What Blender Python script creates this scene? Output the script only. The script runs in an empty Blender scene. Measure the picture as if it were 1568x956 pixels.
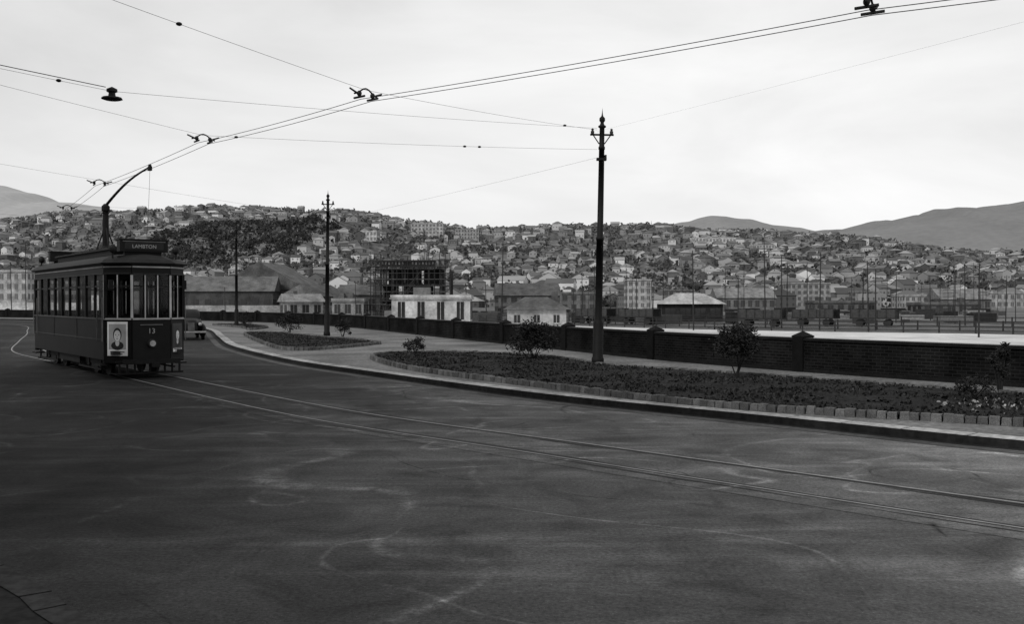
import bpy, math, random
from mathutils import Vector, noise, Matrix
random.seed(7)
R=random.random
def U(a,b): return a+(b-a)*random.random()
scene=bpy.context.scene
# ---------------------------------------------------------------- materials
def vc(name, rough=0.8, var=0.25, scale=3.0, bump=0.0, spec=0.4, metal=0.0, coords='Object', fine=0.0, finescale=60):
    m=bpy.data.materials.new(name); m.use_nodes=True
    n=m.node_tree.nodes; l=m.node_tree.links
    b=n['Principled BSDF']; b.inputs['Roughness'].default_value=rough
    b.inputs['Specular IOR Level'].default_value=spec; b.inputs['Metallic'].default_value=metal
    a=n.new('ShaderNodeAttribute'); a.attribute_name='Col'
    tc=n.new('ShaderNodeTexCoord')
    nz=n.new('ShaderNodeTexNoise'); nz.inputs['Scale'].default_value=scale; nz.inputs['Detail'].default_value=6
    l.new(tc.outputs[coords],nz.inputs['Vector'])
    mr=n.new('ShaderNodeMapRange'); mr.inputs['From Min'].default_value=0.3; mr.inputs['From Max'].default_value=0.7
    mr.inputs['To Min'].default_value=1-var; mr.inputs['To Max'].default_value=1+var
    l.new(nz.outputs['Fac'],mr.inputs['Value'])
    vm=n.new('ShaderNodeVectorMath'); vm.operation='SCALE'
    l.new(a.outputs['Color'],vm.inputs[0]); l.new(mr.outputs[0],vm.inputs['Scale'])
    out=vm.outputs[0]
    if fine>0:
        n2=n.new('ShaderNodeTexNoise'); n2.inputs['Scale'].default_value=finescale; n2.inputs['Detail'].default_value=3
        l.new(tc.outputs[coords],n2.inputs['Vector'])
        m2=n.new('ShaderNodeMapRange'); m2.inputs['From Min'].default_value=0.35; m2.inputs['From Max'].default_value=0.65
        m2.inputs['To Min'].default_value=1-fine; m2.inputs['To Max'].default_value=1+fine
        l.new(n2.outputs['Fac'],m2.inputs['Value'])
        v2=n.new('ShaderNodeVectorMath'); v2.operation='SCALE'
        l.new(out,v2.inputs[0]); l.new(m2.outputs[0],v2.inputs['Scale']); out=v2.outputs[0]
    l.new(out,b.inputs['Base Color'])
    if bump>0:
        bp=n.new('ShaderNodeBump'); bp.inputs['Strength'].default_value=bump; bp.inputs['Distance'].default_value=0.02
        l.new((n2 if fine>0 else nz).outputs['Fac'],bp.inputs['Height']); l.new(bp.outputs[0],b.inputs['Normal'])
    return m
M_matte=vc('weathered_matte',0.9,0.4,0.5,0.0,0.1,fine=.18,finescale=3)
M_far=vc('distant_surface',0.95,0.15,0.05,0.0,0.03)
M_stone=vc('stone',0.85,0.3,4,0.4,0.08,fine=0.3)
M_kerb=vc('kerb_stone',0.85,0.45,0.9,0.3,0.1,fine=0.3,finescale=9)
M_paint=vc('coach_paint',0.55,0.25,2.5,0.0,0.14)
M_metal=vc('dark_steel',0.65,0.25,5,0.0,0.15)
M_leaf=vc('leaves',0.8,0.3,3,0.0,0.1)
M_wood=vc('timber',0.85,0.25,4,0.0,0.1)
M_paving=vc('paving',0.9,0.45,0.4,0.3,0.08,fine=0.3,finescale=12)
M_soil=vc('bed_soil',0.95,0.45,1.2,0.5,0.05,fine=0.5,finescale=14)
def glassmat(name,tint=0.6):
    m=bpy.data.materials.new(name); m.use_nodes=True; n=m.node_tree.nodes; l=m.node_tree.links
    n.clear(); o=n.new('ShaderNodeOutputMaterial'); t=n.new('ShaderNodeBsdfTransparent'); t.inputs[0].default_value=(tint,tint,tint,1)
    g=n.new('ShaderNodeBsdfGlossy'); g.inputs['Roughness'].default_value=0.04; g.inputs[0].default_value=(.6,.6,.6,1)
    f=n.new('ShaderNodeFresnel'); f.inputs[0].default_value=1.4
    mx=n.new('ShaderNodeMixShader'); l.new(f.outputs[0],mx.inputs[0]); l.new(t.outputs[0],mx.inputs[1]); l.new(g.outputs[0],mx.inputs[2]); l.new(mx.outputs[0],o.inputs[0])
    return m
M_glass=glassmat('window_glass',0.88)
def darkglass():
    m=bpy.data.materials.new('dark_glass'); m.use_nodes=True; b=m.node_tree.nodes['Principled BSDF']
    b.inputs['Base Color'].default_value=(.02,.02,.02,1); b.inputs['Roughness'].default_value=0.15
    return m
M_dglass=darkglass()
def asphalt(name,base,lo=0.55,hi=1.6,streak=0.5):
    m=bpy.data.materials.new(name); m.use_nodes=True; n=m.node_tree.nodes; l=m.node_tree.links
    b=n['Principled BSDF']; b.inputs['Roughness'].default_value=0.85; b.inputs['Specular IOR Level'].default_value=0.08
    tc=n.new('ShaderNodeTexCoord')
    def nz(sc,det,dist=0,mapscale=None,rot=0,rough=0.5,off=0):
        t=n.new('ShaderNodeTexNoise'); t.inputs['Scale'].default_value=sc; t.inputs['Detail'].default_value=det
        t.inputs['Distortion'].default_value=dist; t.inputs['Roughness'].default_value=rough
        mp=n.new('ShaderNodeMapping'); mp.inputs['Location'].default_value=(off,off*.7,0)
        if mapscale: mp.inputs['Scale'].default_value=mapscale; mp.inputs['Rotation'].default_value=(0,0,rot)
        l.new(tc.outputs['Object'],mp.inputs[0]); l.new(mp.outputs[0],t.inputs['Vector'])
        return t.outputs['Fac']
    def mr(s,a,bb,c,d):
        r=n.new('ShaderNodeMapRange'); r.inputs['From Min'].default_value=a; r.inputs['From Max'].default_value=bb
        r.inputs['To Min'].default_value=c; r.inputs['To Max'].default_value=d; l.new(s,r.inputs['Value']); return r.outputs[0]
    def op(o,a,c):
        x=n.new('ShaderNodeMath'); x.operation=o
        for i,q in enumerate((a,c)):
            if isinstance(q,(float,int)): x.inputs[i].default_value=q
            else: l.new(q,x.inputs[i])
        return x.outputs[0]
    mul=lambda a,c: op('MULTIPLY',a,c)
    big=mr(nz(0.16,5,0.5,rough=.6),0.35,0.65,lo,hi)
    mid=mr(nz(1.0,7,0.8,rough=0.7),0.3,0.7,0.6,1.5)
    fine=nz(26,5,rough=0.8); finem=mr(fine,0.3,0.7,0.45,1.65)
    worn=mr(nz(0.45,6,0.7,(0.3,2.4,1),0.75,rough=.65),0.50,0.70,1.0,1.0+streak*1.7)
    v=mul(mul(mul(big,mid),finem),worn)
    # foreground shade painted into the base colour: dark at left, paler to the right
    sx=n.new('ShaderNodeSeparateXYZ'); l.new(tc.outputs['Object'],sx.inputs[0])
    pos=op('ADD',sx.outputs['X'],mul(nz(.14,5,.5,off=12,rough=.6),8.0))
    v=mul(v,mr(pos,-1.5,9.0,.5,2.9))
    def lines(sc,dist,w,amt,gsc,off,dark=False):
        st=nz(sc,2,dist,off=off)
        a=op('ABSOLUTE',op('SUBTRACT',st,0.5),0.0)
        gate=mr(nz(gsc,3,0.4,off=off+7),0.44,0.58,0.0,1.0)
        rag=mr(nz(5,4,0,off=off,rough=.7),.38,.6,.1,1.0)
        ln=mul(mul(mr(a,0.0,w,amt,0.0),gate),rag)
        return op('SUBTRACT',1.0,ln) if dark else op('ADD',1.0,ln)
    v=mul(v,lines(.14,0.5,.007,streak*3.2,.4,3.0))
    v=mul(v,lines(.22,0.4,.009,streak*2.8,.5,31.0))
    v=mul(v,lines(.09,0.3,.004,streak*3.0,.4,77.0))
    v=mul(v,lines(.11,0.25,.003,streak*2.6,.3,113.0))
    v=mul(v,lines(.16,0.5,.0028,0.85,.6,57.0,True))
    sp=mr(nz(70,2),.68,.74,0.0,1.8); v=mul(v,op('ADD',1.0,sp))
    v=mul(v,float(base))
    cb=n.new('ShaderNodeCombineColor')
    for i in range(3): l.new(v,cb.inputs[i])
    l.new(cb.outputs[0],b.inputs['Base Color'])
    bp=n.new('ShaderNodeBump'); bp.inputs['Strength'].default_value=0.7; bp.inputs['Distance'].default_value=0.015
    l.new(fine,bp.inputs['Height']); l.new(bp.outputs[0],b.inputs['Normal'])
    return m
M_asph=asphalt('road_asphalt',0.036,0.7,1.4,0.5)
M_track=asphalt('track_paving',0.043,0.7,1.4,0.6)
def brickmat():
    m=bpy.data.materials.new('dark_brick'); m.use_nodes=True; n=m.node_tree.nodes; l=m.node_tree.links
    b=n['Principled BSDF']; b.inputs['Roughness'].default_value=0.95; b.inputs['Specular IOR Level'].default_value=0.02
    uv=n.new('ShaderNodeUVMap'); uv.uv_map='UVMap'
    t=n.new('ShaderNodeTexBrick'); l.new(uv.outputs[0],t.inputs['Vector']); t.inputs['Scale'].default_value=1.0
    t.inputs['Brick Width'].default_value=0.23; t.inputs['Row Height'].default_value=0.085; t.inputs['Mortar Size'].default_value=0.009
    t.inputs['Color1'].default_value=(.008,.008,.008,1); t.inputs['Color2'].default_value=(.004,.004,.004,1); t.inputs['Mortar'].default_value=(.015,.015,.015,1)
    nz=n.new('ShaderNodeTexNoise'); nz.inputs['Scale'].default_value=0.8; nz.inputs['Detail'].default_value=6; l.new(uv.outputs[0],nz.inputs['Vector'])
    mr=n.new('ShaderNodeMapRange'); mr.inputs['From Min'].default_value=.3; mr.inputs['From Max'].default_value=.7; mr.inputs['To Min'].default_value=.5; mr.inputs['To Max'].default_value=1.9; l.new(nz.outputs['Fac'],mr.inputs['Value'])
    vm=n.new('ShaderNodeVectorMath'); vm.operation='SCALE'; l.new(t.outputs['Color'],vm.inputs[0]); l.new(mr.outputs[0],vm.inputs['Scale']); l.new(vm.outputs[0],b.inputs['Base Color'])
    bp=n.new('ShaderNodeBump'); bp.inputs['Strength'].default_value=0.5; bp.inputs['Distance'].default_value=0.01; l.new(t.outputs['Fac'],bp.inputs['Height']); bp.invert=True; l.new(bp.outputs[0],b.inputs['Normal'])
    return m
M_brick=brickmat()
# ---------------------------------------------------------------- mesh builder
class MB:
    def __init__(s): s.v=[];s.f=[];s.c=[];s.m=[]
    def add(s,vs,fs,col=0.5,mat=0):
        o=len(s.v); s.v+= [tuple(p) for p in vs]
        for f in fs: s.f.append([i+o for i in f]); s.c.append(col); s.m.append(mat)
    def box(s,c,d,rz=0,col=0.5,mat=0,top=1.0):
        ca,sa=math.cos(rz),math.sin(rz); vs=[]
        for z in (-.5,.5):
            k=top if z>0 else 1
            for x,y in ((-.5,-.5),(.5,-.5),(.5,.5),(-.5,.5)):
                X=x*d[0]*k;Y=y*d[1]*k
                vs.append((c[0]+X*ca-Y*sa,c[1]+X*sa+Y*ca,c[2]+z*d[2]))
        s.add(vs,[(0,3,2,1),(4,5,6,7),(0,1,5,4),(1,2,6,5),(2,3,7,6),(3,0,4,7)],col,mat)
    def bar(s,p,q,r0,r1=None,n=8,col=0.5,mat=0,cap=True):
        r1=r0 if r1 is None else r1
        p=Vector(p);q=Vector(q);d=(q-p).normalized()
        a=d.orthogonal().normalized(); b=d.cross(a); vs=[]
        for c,r in ((p,r0),(q,r1)):
            for i in range(n):
                t=2*math.pi*i/n; vs.append(c+a*(r*math.cos(t))+b*(r*math.sin(t)))
        fs=[(i,(i+1)%n,n+(i+1)%n,n+i) for i in range(n)]
        if cap: fs+= [tuple(range(n-1,-1,-1)),tuple(range(n,2*n))]
        s.add(vs,fs,col,mat)
    def lathe(s,c,prof,n=12,col=0.5,mat=0):
        vs=[];fs=[]
        for r,z in prof:
            for i in range(n):
                t=2*math.pi*i/n; vs.append((c[0]+r*math.cos(t),c[1]+r*math.sin(t),c[2]+z))
        for k in range(len(prof)-1):
            for i in range(n):
                j=(i+1)%n; fs.append((k*n+i,k*n+j,(k+1)*n+j,(k+1)*n+i))
        s.add(vs,fs,col,mat)
    def ell(s,c,r,col=0.5,mat=0,n=12,m=7):
        vs=[];fs=[]
        for k in range(m+1):
            ph=-math.pi/2+math.pi*k/m
            for i in range(n):
                t=2*math.pi*i/n; vs.append((c[0]+r[0]*math.cos(ph)*math.cos(t),c[1]+r[1]*math.cos(ph)*math.sin(t),c[2]+r[2]*math.sin(ph)))
        for k in range(m):
            for i in range(n):
                j=(i+1)%n; fs.append((k*n+i,k*n+j,(k+1)*n+j,(k+1)*n+i))
        s.add(vs,fs,col,mat)
    def obj(s,name,mats,parent=None,smooth=False):
        me=bpy.data.meshes.new(name); me.from_pydata(s.v,[],s.f)
        for m in mats: me.materials.append(m)
        me.polygons.foreach_set('material_index',s.m)
        at=me.attributes.new('Col','FLOAT_COLOR','CORNER'); arr=[]
        for p,c in zip(me.polygons,s.c):
            arr+= [c,c,c,1.0]*p.loop_total
        at.data.foreach_set('color',arr)
        if smooth: me.polygons.foreach_set('use_smooth',[True]*len(me.polygons))
        me.update()
        o=bpy.data.objects.new(name,me); scene.collection.objects.link(o)
        if parent: o.parent=parent
        return o
def empty(name,loc=(0,0,0),rz=0):
    o=bpy.data.objects.new(name,None); scene.collection.objects.link(o); o.location=loc; o.rotation_euler=(0,0,rz); return o
def spline(pts,step=0.5):
    P=[Vector((p[0],p[1],0)) for p in pts]; out=[]
    for i in range(len(P)-1):
        p0=P[max(i-1,0)];p1=P[i];p2=P[i+1];p3=P[min(i+2,len(P)-1)]
        n=max(2,int((p2-p1).length/step))
        for k in range(n):
            t=k/n
            out.append(0.5*((2*p1)+(p2-p0)*t+(2*p0-5*p1+4*p2-p3)*t*t+(3*p1-p0-3*p2+p3)*t**3))
    out.append(P[-1]); return out
def resample(path,n):
    L=[0]
    for a,b in zip(path,path[1:]): L.append(L[-1]+(b-a).length)
    out=[];j=0
    for i in range(n):
        t=L[-1]*i/(n-1)
        while j<len(L)-2 and L[j+1]<t: j+=1
        k=(t-L[j])/max(L[j+1]-L[j],1e-9); out.append(path[j].lerp(path[j+1],min(k,1)))
    return out
def plen(path): return sum((b-a).length for a,b in zip(path,path[1:]))
def offset(path,d):
    out=[]
    for i,p in enumerate(path):
        a=path[max(i-1,0)];b=path[min(i+1,len(path)-1)]; t=(b-a).normalized()
        out.append(p+Vector((-t.y,t.x,0))*d)
    return out
def strip(mb,a,b,z,col=0.5,mat=0,za=None):
    n=len(a); vs=[(p.x,p.y,z) for p in a]+[(p.x,p.y,z if za is None else za) for p in b]
    mb.add(vs,[(i,i+1,n+i+1,n+i) for i in range(n-1)],col,mat)
# ---------------------------------------------------------------- ground & roads
g=MB(); S=9000
g.add([(-S,-300,-1),(S,-300,-1),(S,S,-1),(-S,S,-1)],[(0,1,2,3)],0.11)
g.obj('ground',[vc('ground_dirt',0.95,0.4,0.03,0,0.05,fine=0.35,finescale=0.6)])
kerbP=spline([(24,-1),(16,6),(10.6,10.9),(7.2,13.9),(4.6,16.7),(0.5,21.2),(-4.2,28),(-7.7,33.6),(-12.6,44),(-16.5,55),(-21.8,70),(-29,84),(-42,100),(-62,114),(-100,132)],0.6)
wallP=spline([(36,-6),(28,3),(20,12.6),(15,18.6),(11.6,22.9),(8.2,27.6),(5.2,32.8),(2.4,39.3),(-.4,46),(-3.2,52.5),(-7,62),(-12,74),(-20,88),(-31,100),(-50,114),(-90,135)],0.6)
far=wallP+[Vector((-260,200,0)),Vector((-700,330,0)),Vector((-700,-60,0)),Vector((40,-60,0))]
g=MB(); g.add([(p.x,p.y,0) for p in far],[tuple(range(len(far)))],0.05)
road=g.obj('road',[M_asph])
g=MB(); strip(g,wallP,wallP,-0.05,0.12,0,-1.05); g.obj('seawall_retaining_face',[M_stone])
N=260
ka=resample(kerbP,N); wa=resample(wallP,N)
g=MB(); strip(g,ka,wa,0.12,0.125); g.obj('footpath',[M_paving])
k=resample(kerbP,int(plen(kerbP)/1.0))
g=MB()
ki=offset(k,-0.16)
if (ki[20]-wa[20]).length>(offset(k,0.16)[20]-wa[20]).length: sgn=1
else: sgn=-1
strip(g,k,offset(k,.40*sgn),0.126,0.27)
strip(g,k,k,0.126,0.016,0,-0.0)  # kerb face coloured dark to paint in its shade
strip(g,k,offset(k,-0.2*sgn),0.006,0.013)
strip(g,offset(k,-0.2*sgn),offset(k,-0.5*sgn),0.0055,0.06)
for i in range(1,len(k)-1):
    t=(k[i+1]-k[i-1]).normalized(); c=k[i]+Vector((-t.y,t.x,0))*(.20*sgn)
    g.box((c.x,c.y,.1275),(.015,.40,.004),math.atan2(t.y,t.x),.07)
g.obj('kerb',[M_kerb])
# track
trackP=spline([(-100,128),(-62,104),(-44,88),(-33,68),(-25.5,52),(-20.5,41.5),(-15.9,34.9),(-12.9,30.9),(-9.9,26.9),(-3.7,18.5),(0.8,13.8),(3.75,10.8),(4.95,9.6),(9,5.6),(15,0)],0.5)
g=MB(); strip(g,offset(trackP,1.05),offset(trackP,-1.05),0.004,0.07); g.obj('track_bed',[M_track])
g=MB()
for s in (-0.6,0.6):
    strip(g,offset(trackP,s-0.022),offset(trackP,s+0.022),0.012,0.26,0)
    strip(g,offset(trackP,s+(-0.08 if s>0 else 0.022)),offset(trackP,s+(-0.022 if s>0 else 0.08)),0.010,0.006,0)
    for o in (0.12,-0.15):
        a=offset(trackP,s+o-0.05); b=offset(trackP,s+o+0.05); i=0
        while i<len(a)-14:
            n_=random.randint(3,11)
            if R()<0.6:
                w=U(0.3,1.2)
                aa=[];bb=[]
                for j,(x,y) in enumerate(zip(a[i:i+n_+1],b[i:i+n_+1])):
                    q=.5*w*math.sin(math.pi*j/n_)*U(.6,1.2); sh=U(-.12,.12)
                    aa.append(x.lerp(y,.5-q+sh)); bb.append(x.lerp(y,.5+q+sh))
                strip(g,aa,bb,0.009,0.005)
            i+=n_
g.obj('tram_rails',[M_metal])
nk=spline([(-60,22),(-30,19.6),(-15.5,17.8),(-9,12.2),(-3.8,7.3),(-2.9,6.35),(-1.2,4.4),(1.5,0),(2.5,-6),(2.5,-40)],0.7)
g=MB(); poly=nk+[Vector((-60,-40,0))]
g.add([(p.x,p.y,0.12) for p in poly],[tuple(range(len(poly)))],0.02)
strip(g,nk,nk,0.126,0.01,0,0)
strip(g,nk,offset(nk,-0.2),0.1265,0.035)
for i in range(len(nk)-1):
    t=nk[i+1]-nk[i]; c=nk[i]+Vector((t.y,-t.x,0)).normalized()*.1
    g.box((c.x,c.y,.128),(.015,.2,.004),math.atan2(t.y,t.x),.01)
g.obj('corner_footpath',[M_paving])
g=MB(); base=[(-17,15),(-6.3,4.7),(-6.3,-25),(-45,-25),(-45,15)]
def prism(mb,poly,z0,z1,col,mat=0):
    n=len(poly); vs=[(x,y,z0) for x,y in poly]+[(x,y,z1) for x,y in poly]
    mb.add(vs,[(i,(i+1)%n,n+(i+1)%n,n+i) for i in range(n)]+[tuple(range(n,2*n))],col,mat)
wh=empty('added_shading_building')  # unseen building added to shade the left foreground; also anchors span wires
prism(g,base,0.1,15,0.06); prism(g,[(x*1.005,y*1.01) for x,y in base],15,15.7,0.1); g.obj('walls',[M_stone],wh)
g=MB()
for t in (0.15,0.38,0.61,0.84):
    cx,cy=-17+10.7*t,15-10.3*t
    for z in (2.2,6.2,10.4): g.box((cx,cy,z),(1.5,0.2,2.2),math.atan2(-10.3,10.7),0.03)
for y in range(-22,3,4):
    for z in (2.2,6.2,10.4): g.box((-6.3,y,z),(0.2,1.5,2.2),0,0.03)
g.obj('windows',[M_dglass],wh)
# ---------------------------------------------------------------- brick wall w/ piers
def wall_mesh():
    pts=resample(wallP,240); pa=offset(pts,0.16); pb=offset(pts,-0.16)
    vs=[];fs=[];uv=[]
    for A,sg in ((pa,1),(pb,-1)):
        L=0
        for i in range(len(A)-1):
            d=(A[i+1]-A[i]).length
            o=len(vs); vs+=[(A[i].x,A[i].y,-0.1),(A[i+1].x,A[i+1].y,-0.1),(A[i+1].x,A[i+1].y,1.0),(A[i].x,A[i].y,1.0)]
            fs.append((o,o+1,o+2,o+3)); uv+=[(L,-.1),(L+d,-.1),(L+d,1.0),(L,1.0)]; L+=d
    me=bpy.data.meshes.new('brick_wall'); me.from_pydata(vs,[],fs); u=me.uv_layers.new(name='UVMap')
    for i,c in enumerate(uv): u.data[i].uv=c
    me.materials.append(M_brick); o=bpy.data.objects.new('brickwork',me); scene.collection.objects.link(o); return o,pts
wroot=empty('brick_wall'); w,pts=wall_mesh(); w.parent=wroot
g=MB(); a=offset(pts,0.2); b=offset(pts,-0.2)
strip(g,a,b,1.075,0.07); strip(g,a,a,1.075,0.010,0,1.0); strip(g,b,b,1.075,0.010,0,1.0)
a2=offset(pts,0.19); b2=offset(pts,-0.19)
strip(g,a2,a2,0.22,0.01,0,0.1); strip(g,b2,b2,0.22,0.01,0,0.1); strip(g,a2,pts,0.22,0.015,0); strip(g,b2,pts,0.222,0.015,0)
g.obj('coping',[M_stone],wroot)
g=MB(); path=wallP
cum=[0]
for p,q in zip(path,path[1:]): cum.append(cum[-1]+(q-p).length)
i0=min(range(len(path)),key=lambda i:(path[i]-Vector((8.2,27.6,0))).length); s0=cum[i0]
k=-4
while True:
    s=s0+k*6.7; k+=1
    if s>cum[-1]: break
    if s<0: continue
    j=max(i for i in range(len(cum)) if cum[i]<=s); j=min(j,len(path)-2)
    p=path[j].lerp(path[j+1],(s-cum[j])/max(1e-6,cum[j+1]-cum[j])); t=path[j+1]-path[j]; an=math.atan2(t.y,t.x)
    g.box((p.x,p.y,0.54),(0.36,0.46,1.1),an,0.006)
    c=0.22; ca,sa=math.cos(an),math.sin(an)
    vs=[(p.x+x*ca-y*sa,p.y+x*sa+y*ca,z) for z in (1.09,1.13) for x,y in ((-c,-c),(c,-c),(c,c),(-c,c))]+[(p.x,p.y,1.27)]
    g.add(vs,[(0,3,2,1),(0,1,5,4),(1,2,6,5),(2,3,7,6),(3,0,4,7),(4,5,8),(5,6,8),(6,7,8),(7,4,8)],0.007)
g.obj('piers',[M_stone],wroot)
# ---------------------------------------------------------------- beds
def inpoly(x,y,P):
    c=False;n=len(P);j=n-1
    for i in range(n):
        if (P[i].y>y)!=(P[j].y>y) and x<(P[j].x-P[i].x)*(y-P[i].y)/(P[j].y-P[i].y)+P[i].x: c=not c
        j=i
    return c
def bed(pts,nleaf,flowers=None):
    P=spline(pts+[pts[0]],0.5)[:-1]
    root=empty('garden_bed')
    g=MB(); g.add([(p.x,p.y,0.20) for p in P],[tuple(range(len(P)))],0.016)
    g.obj('soil',[M_soil],root)
    Q=P+[P[0]]; m=int(plen(Q)/0.17); Q=resample(Q,m)
    g=MB(); cc=.09
    for a,b in zip(Q,Q[1:]):
        c=(a+b)/2; t=b-a
        h=U(0.12,0.15); cc=.6*cc+.4*U(.05,.15)
        g.box((c.x+U(-.012,.012),c.y+U(-.012,.012),0.115+h/2),(t.length*U(.88,1.0),U(.13,.18),h),math.atan2(t.y,t.x)+U(-.08,.08),cc*U(.7,1.3),0,U(.85,.97))
    g.obj('stone_edging',[M_stone],root)
    g=MB(); xs=[p.x for p in P]; ys=[p.y for p in P]; k=0
    while k<nleaf:
        x=U(min(xs),max(xs));y=U(min(ys),max(ys))
        if not inpoly(x,y,P): 
            continue
        k+=1
        nn=noise.noise((x*0.7,y*0.7,0))
        if nn<-0.1 and R()<0.8: continue
        hh=U(.01,.05)*(1+nn); s=U(.02,.045); a=U(0,6.28); tl=U(-1,1)
        dx,dy=math.cos(a)*s,math.sin(a)*s; z=0.20
        col=U(.006,.032)*(1+nn)
        if flowers and (x-flowers[0])**2+(y-flowers[1])**2<flowers[2]**2 and R()<0.2: col=U(.12,.35)
        g.add([(x-dx,y-dy,z),(x+dx,y+dy,z),(x+dx*.5+tl*dy,y+dy*.5-tl*dx,z+hh),(x-dx*.5+tl*dy,y-dy*.5-tl*dx,z+hh*.9)],[(0,1,2,3)],col)
    g.obj('ground_cover_plants',[M_leaf],root)
bed([(14.2,9.5),(10.9,12.8),(8.1,15.4),(3.85,18.2),(0.3,23.0),(-2.6,27.6),(-4.2,31.5),(-4.9,34.6),(-4.2,36.6),(-1.8,36.8),(0.6,34.8),(2.0,32),(2.7,29.6),(4.2,27.7),(5.8,25.9),(8,23.2),(10.3,20.2),(13.6,16.4),(17.2,12.6)],18000,(9.3,17.6,1.6))
bed([(-6.1,45.2),(-7.4,40.8),(-8.7,39.4),(-10.2,42),(-12.8,49),(-15.2,56),(-16.2,60),(-14.6,60.2),(-11.5,55),(-8,49.5)],4500)
bed([(-18,67),(-20.5,74),(-25,82),(-22.5,82.5),(-18.5,74)],1200)
def shrub(x,y,w,h,n,trunk=0.3,name='shrub'):
    root=empty(name,(x,y,0.18)); g=MB()
    for i in range(5):
        a=U(0,6.28); g.bar((U(-.04,.04),U(-.04,.04),0),(math.cos(a)*w*.25,math.sin(a)*w*.25,h*U(.5,.8)),.022,.008,5,.02)
    g.obj('stems',[M_wood],root); g=MB(); cl=[]
    for i in range(max(16,n//60)):
        a=U(0,6.28); ph=U(-.7,1.5); r=U(.45,1.05)
        cl.append((math.cos(a)*math.cos(ph)*w*.5*r,math.sin(a)*math.cos(ph)*w*.5*r,trunk*h+(h*(1-trunk))*(.48+.5*r*math.sin(ph)),U(.08,.19)*w,U(.5,1.5)))
    for i in range(n):
        c=random.choice(cl); d=Vector((random.gauss(0,1),random.gauss(0,1),random.gauss(0,.8)))*c[3]*.6
        p=Vector(c[:3])+d; p.z=max(p.z,.02); a=Vector((U(-1,1),U(-1,1),U(-1,1))).normalized(); b=a.orthogonal().normalized()
        l=U(.03,.06)*(0.6+.4*w); ww=l*.42
        g.add([p-a*l,p+b*ww,p+a*l,p-b*ww],[(0,1,2,3)],U(.007,.024)*c[4])
    g.obj('foliage',[M_leaf],root)
shrub(0.75,32.6,1.4,1.2,3600,.12)
shrub(5.6,24.4,1.1,1.35,3400,.25)
shrub(10.15,20.4,0.45,1.15,1300,.1)
shrub(9.1,19.2,0.8,.4,500,.05)
shrub(9.6,17.6,0.9,.35,500,.05)
shrub(-3.5,35.6,.75,.6,900,.05)
shrub(-8.9,51.5,.9,1.0,1200,.1)
shrub(-13.4,59,1.5,1.2,1300,.1)
shrub(-20.5,75,1.2,1.2,700,.1)
shrub(-18.7,69,.9,.9,600,.1)
# ---------------------------------------------------------------- overhead poles
def opole(x,y,h,lean=0.0):
    root=empty('tramway_pole',(x,y,0.0)); root.rotation_euler=(0,lean,0)
    g=MB(); D=.007
    g.lathe((0,0,0.1),[(.0,0),(.19,0),(.19,.25),(.16,.3),(.16,1.3),(.13,1.4),(.115,1.45),(.11,h*.5),(.125,h*.5),(.125,h*.5+.08),(.095,h*.5+.1),(.085,h-1.1),(.1,h-1.1),(.1,h-1.02),(.08,h-1),(.075,h-.45),(.12,h-.42),(.12,h-.38),(.07,h-.35),(.05,h-.28),(.09,h-.22),(.085,h-.14),(.03,h-.08),(.015,h),(.0,h+.18)],12,D)
    g.obj('shaft',[M_metal],root,True)
    g=MB(); z=h-.55
    g.bar((-.36,0,z),(.36,0,z),.03,.03,6,D)
    for s in (-1,1):
        g.lathe((s*.29,0,z),[(.0,.0),(.05,.02),(.055,.1),(.03,.13),(.045,.17),(.0,.2)],8,.03)
        g.bar((s*.08,0,z-.28),(s*.26,0,z-.02),.018,.018,5,D)
    z=h-1.3; g.box((0,0,z),(.3,.22,.07),0,D); g.box((.12,0,z+.05),(.06,.16,.16),0,D)
    g.obj('bracket_arm',[M_metal],root)
opole(2.62,30,7.75,0.018)
opole(-10.4,55,8.1,0.01)
opole(-21.6,76.8,8.0)
opole(-37,99,8.0)
opole(14.6,9,7.75)
# ---------------------------------------------------------------- overhead wires
def wire(mb,p,q,r=.009,sag=0.0,n=14,col=.02):
    p=Vector(p);q=Vector(q); last=p
    for i in range(1,n+1):
        t=i/n; c=p.lerp(q,t); c.z-=4*sag*t*(1-t); mb.bar(last,c,r,r,5,col,0,False); last=c
root=empty('overhead_wires')
CW=[(-60,108),(-42,84),(-31,64),(-23,50),(-19.5,43),(-14.3,34),(-7.8,24.8),(-2.9,19.5),(4.95,13.6),(13,9),(22,4)]
g=MB(); fit=MB()
for o in (-.14,.14):
    A=offset([Vector((x,y,0)) for x,y in CW],o)
    for a,b in zip(A,A[1:]): wire(g,(a.x,a.y,6.1),(b.x,b.y,6.1),.0068,.04)
g.obj('contact_wires',[M_metal],root)
def fitting(mb,x,y,dx,dy):
    d=Vector((dx,dy,0)).normalized(); c=Vector((x,y,6.14)); t=Vector((-d.y,d.x,0))
    for s in (-1,1):
        e=c+d*(.17*s)
        mb.bar(e-t*.16,e+t*.16,.022,.022,6,.015); mb.ell(e+Vector((0,0,.07)),(.05,.05,.06),.015)
        mb.bar(e+Vector((0,0,.05)),e+d*(.24*s)+Vector((0,0,.14)),.022,.018,6,.015)
    pr=None
    for i in range(9):
        u=-1+2*i/8; p=c+d*(u*.3)+Vector((0,0,.12+.07*math.cos(u*3.14)))
        if pr is not None: mb.bar(pr,p,.016,.016,6,.015)
        pr=p
for i in range(2,len(CW)-1):
    a=Vector(CW[i-1]);b=Vector(CW[i+1]); t=(b-a).normalized(); fitting(fit,CW[i][0],CW[i][1],-t.y,t.x)
g=MB()
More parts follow.
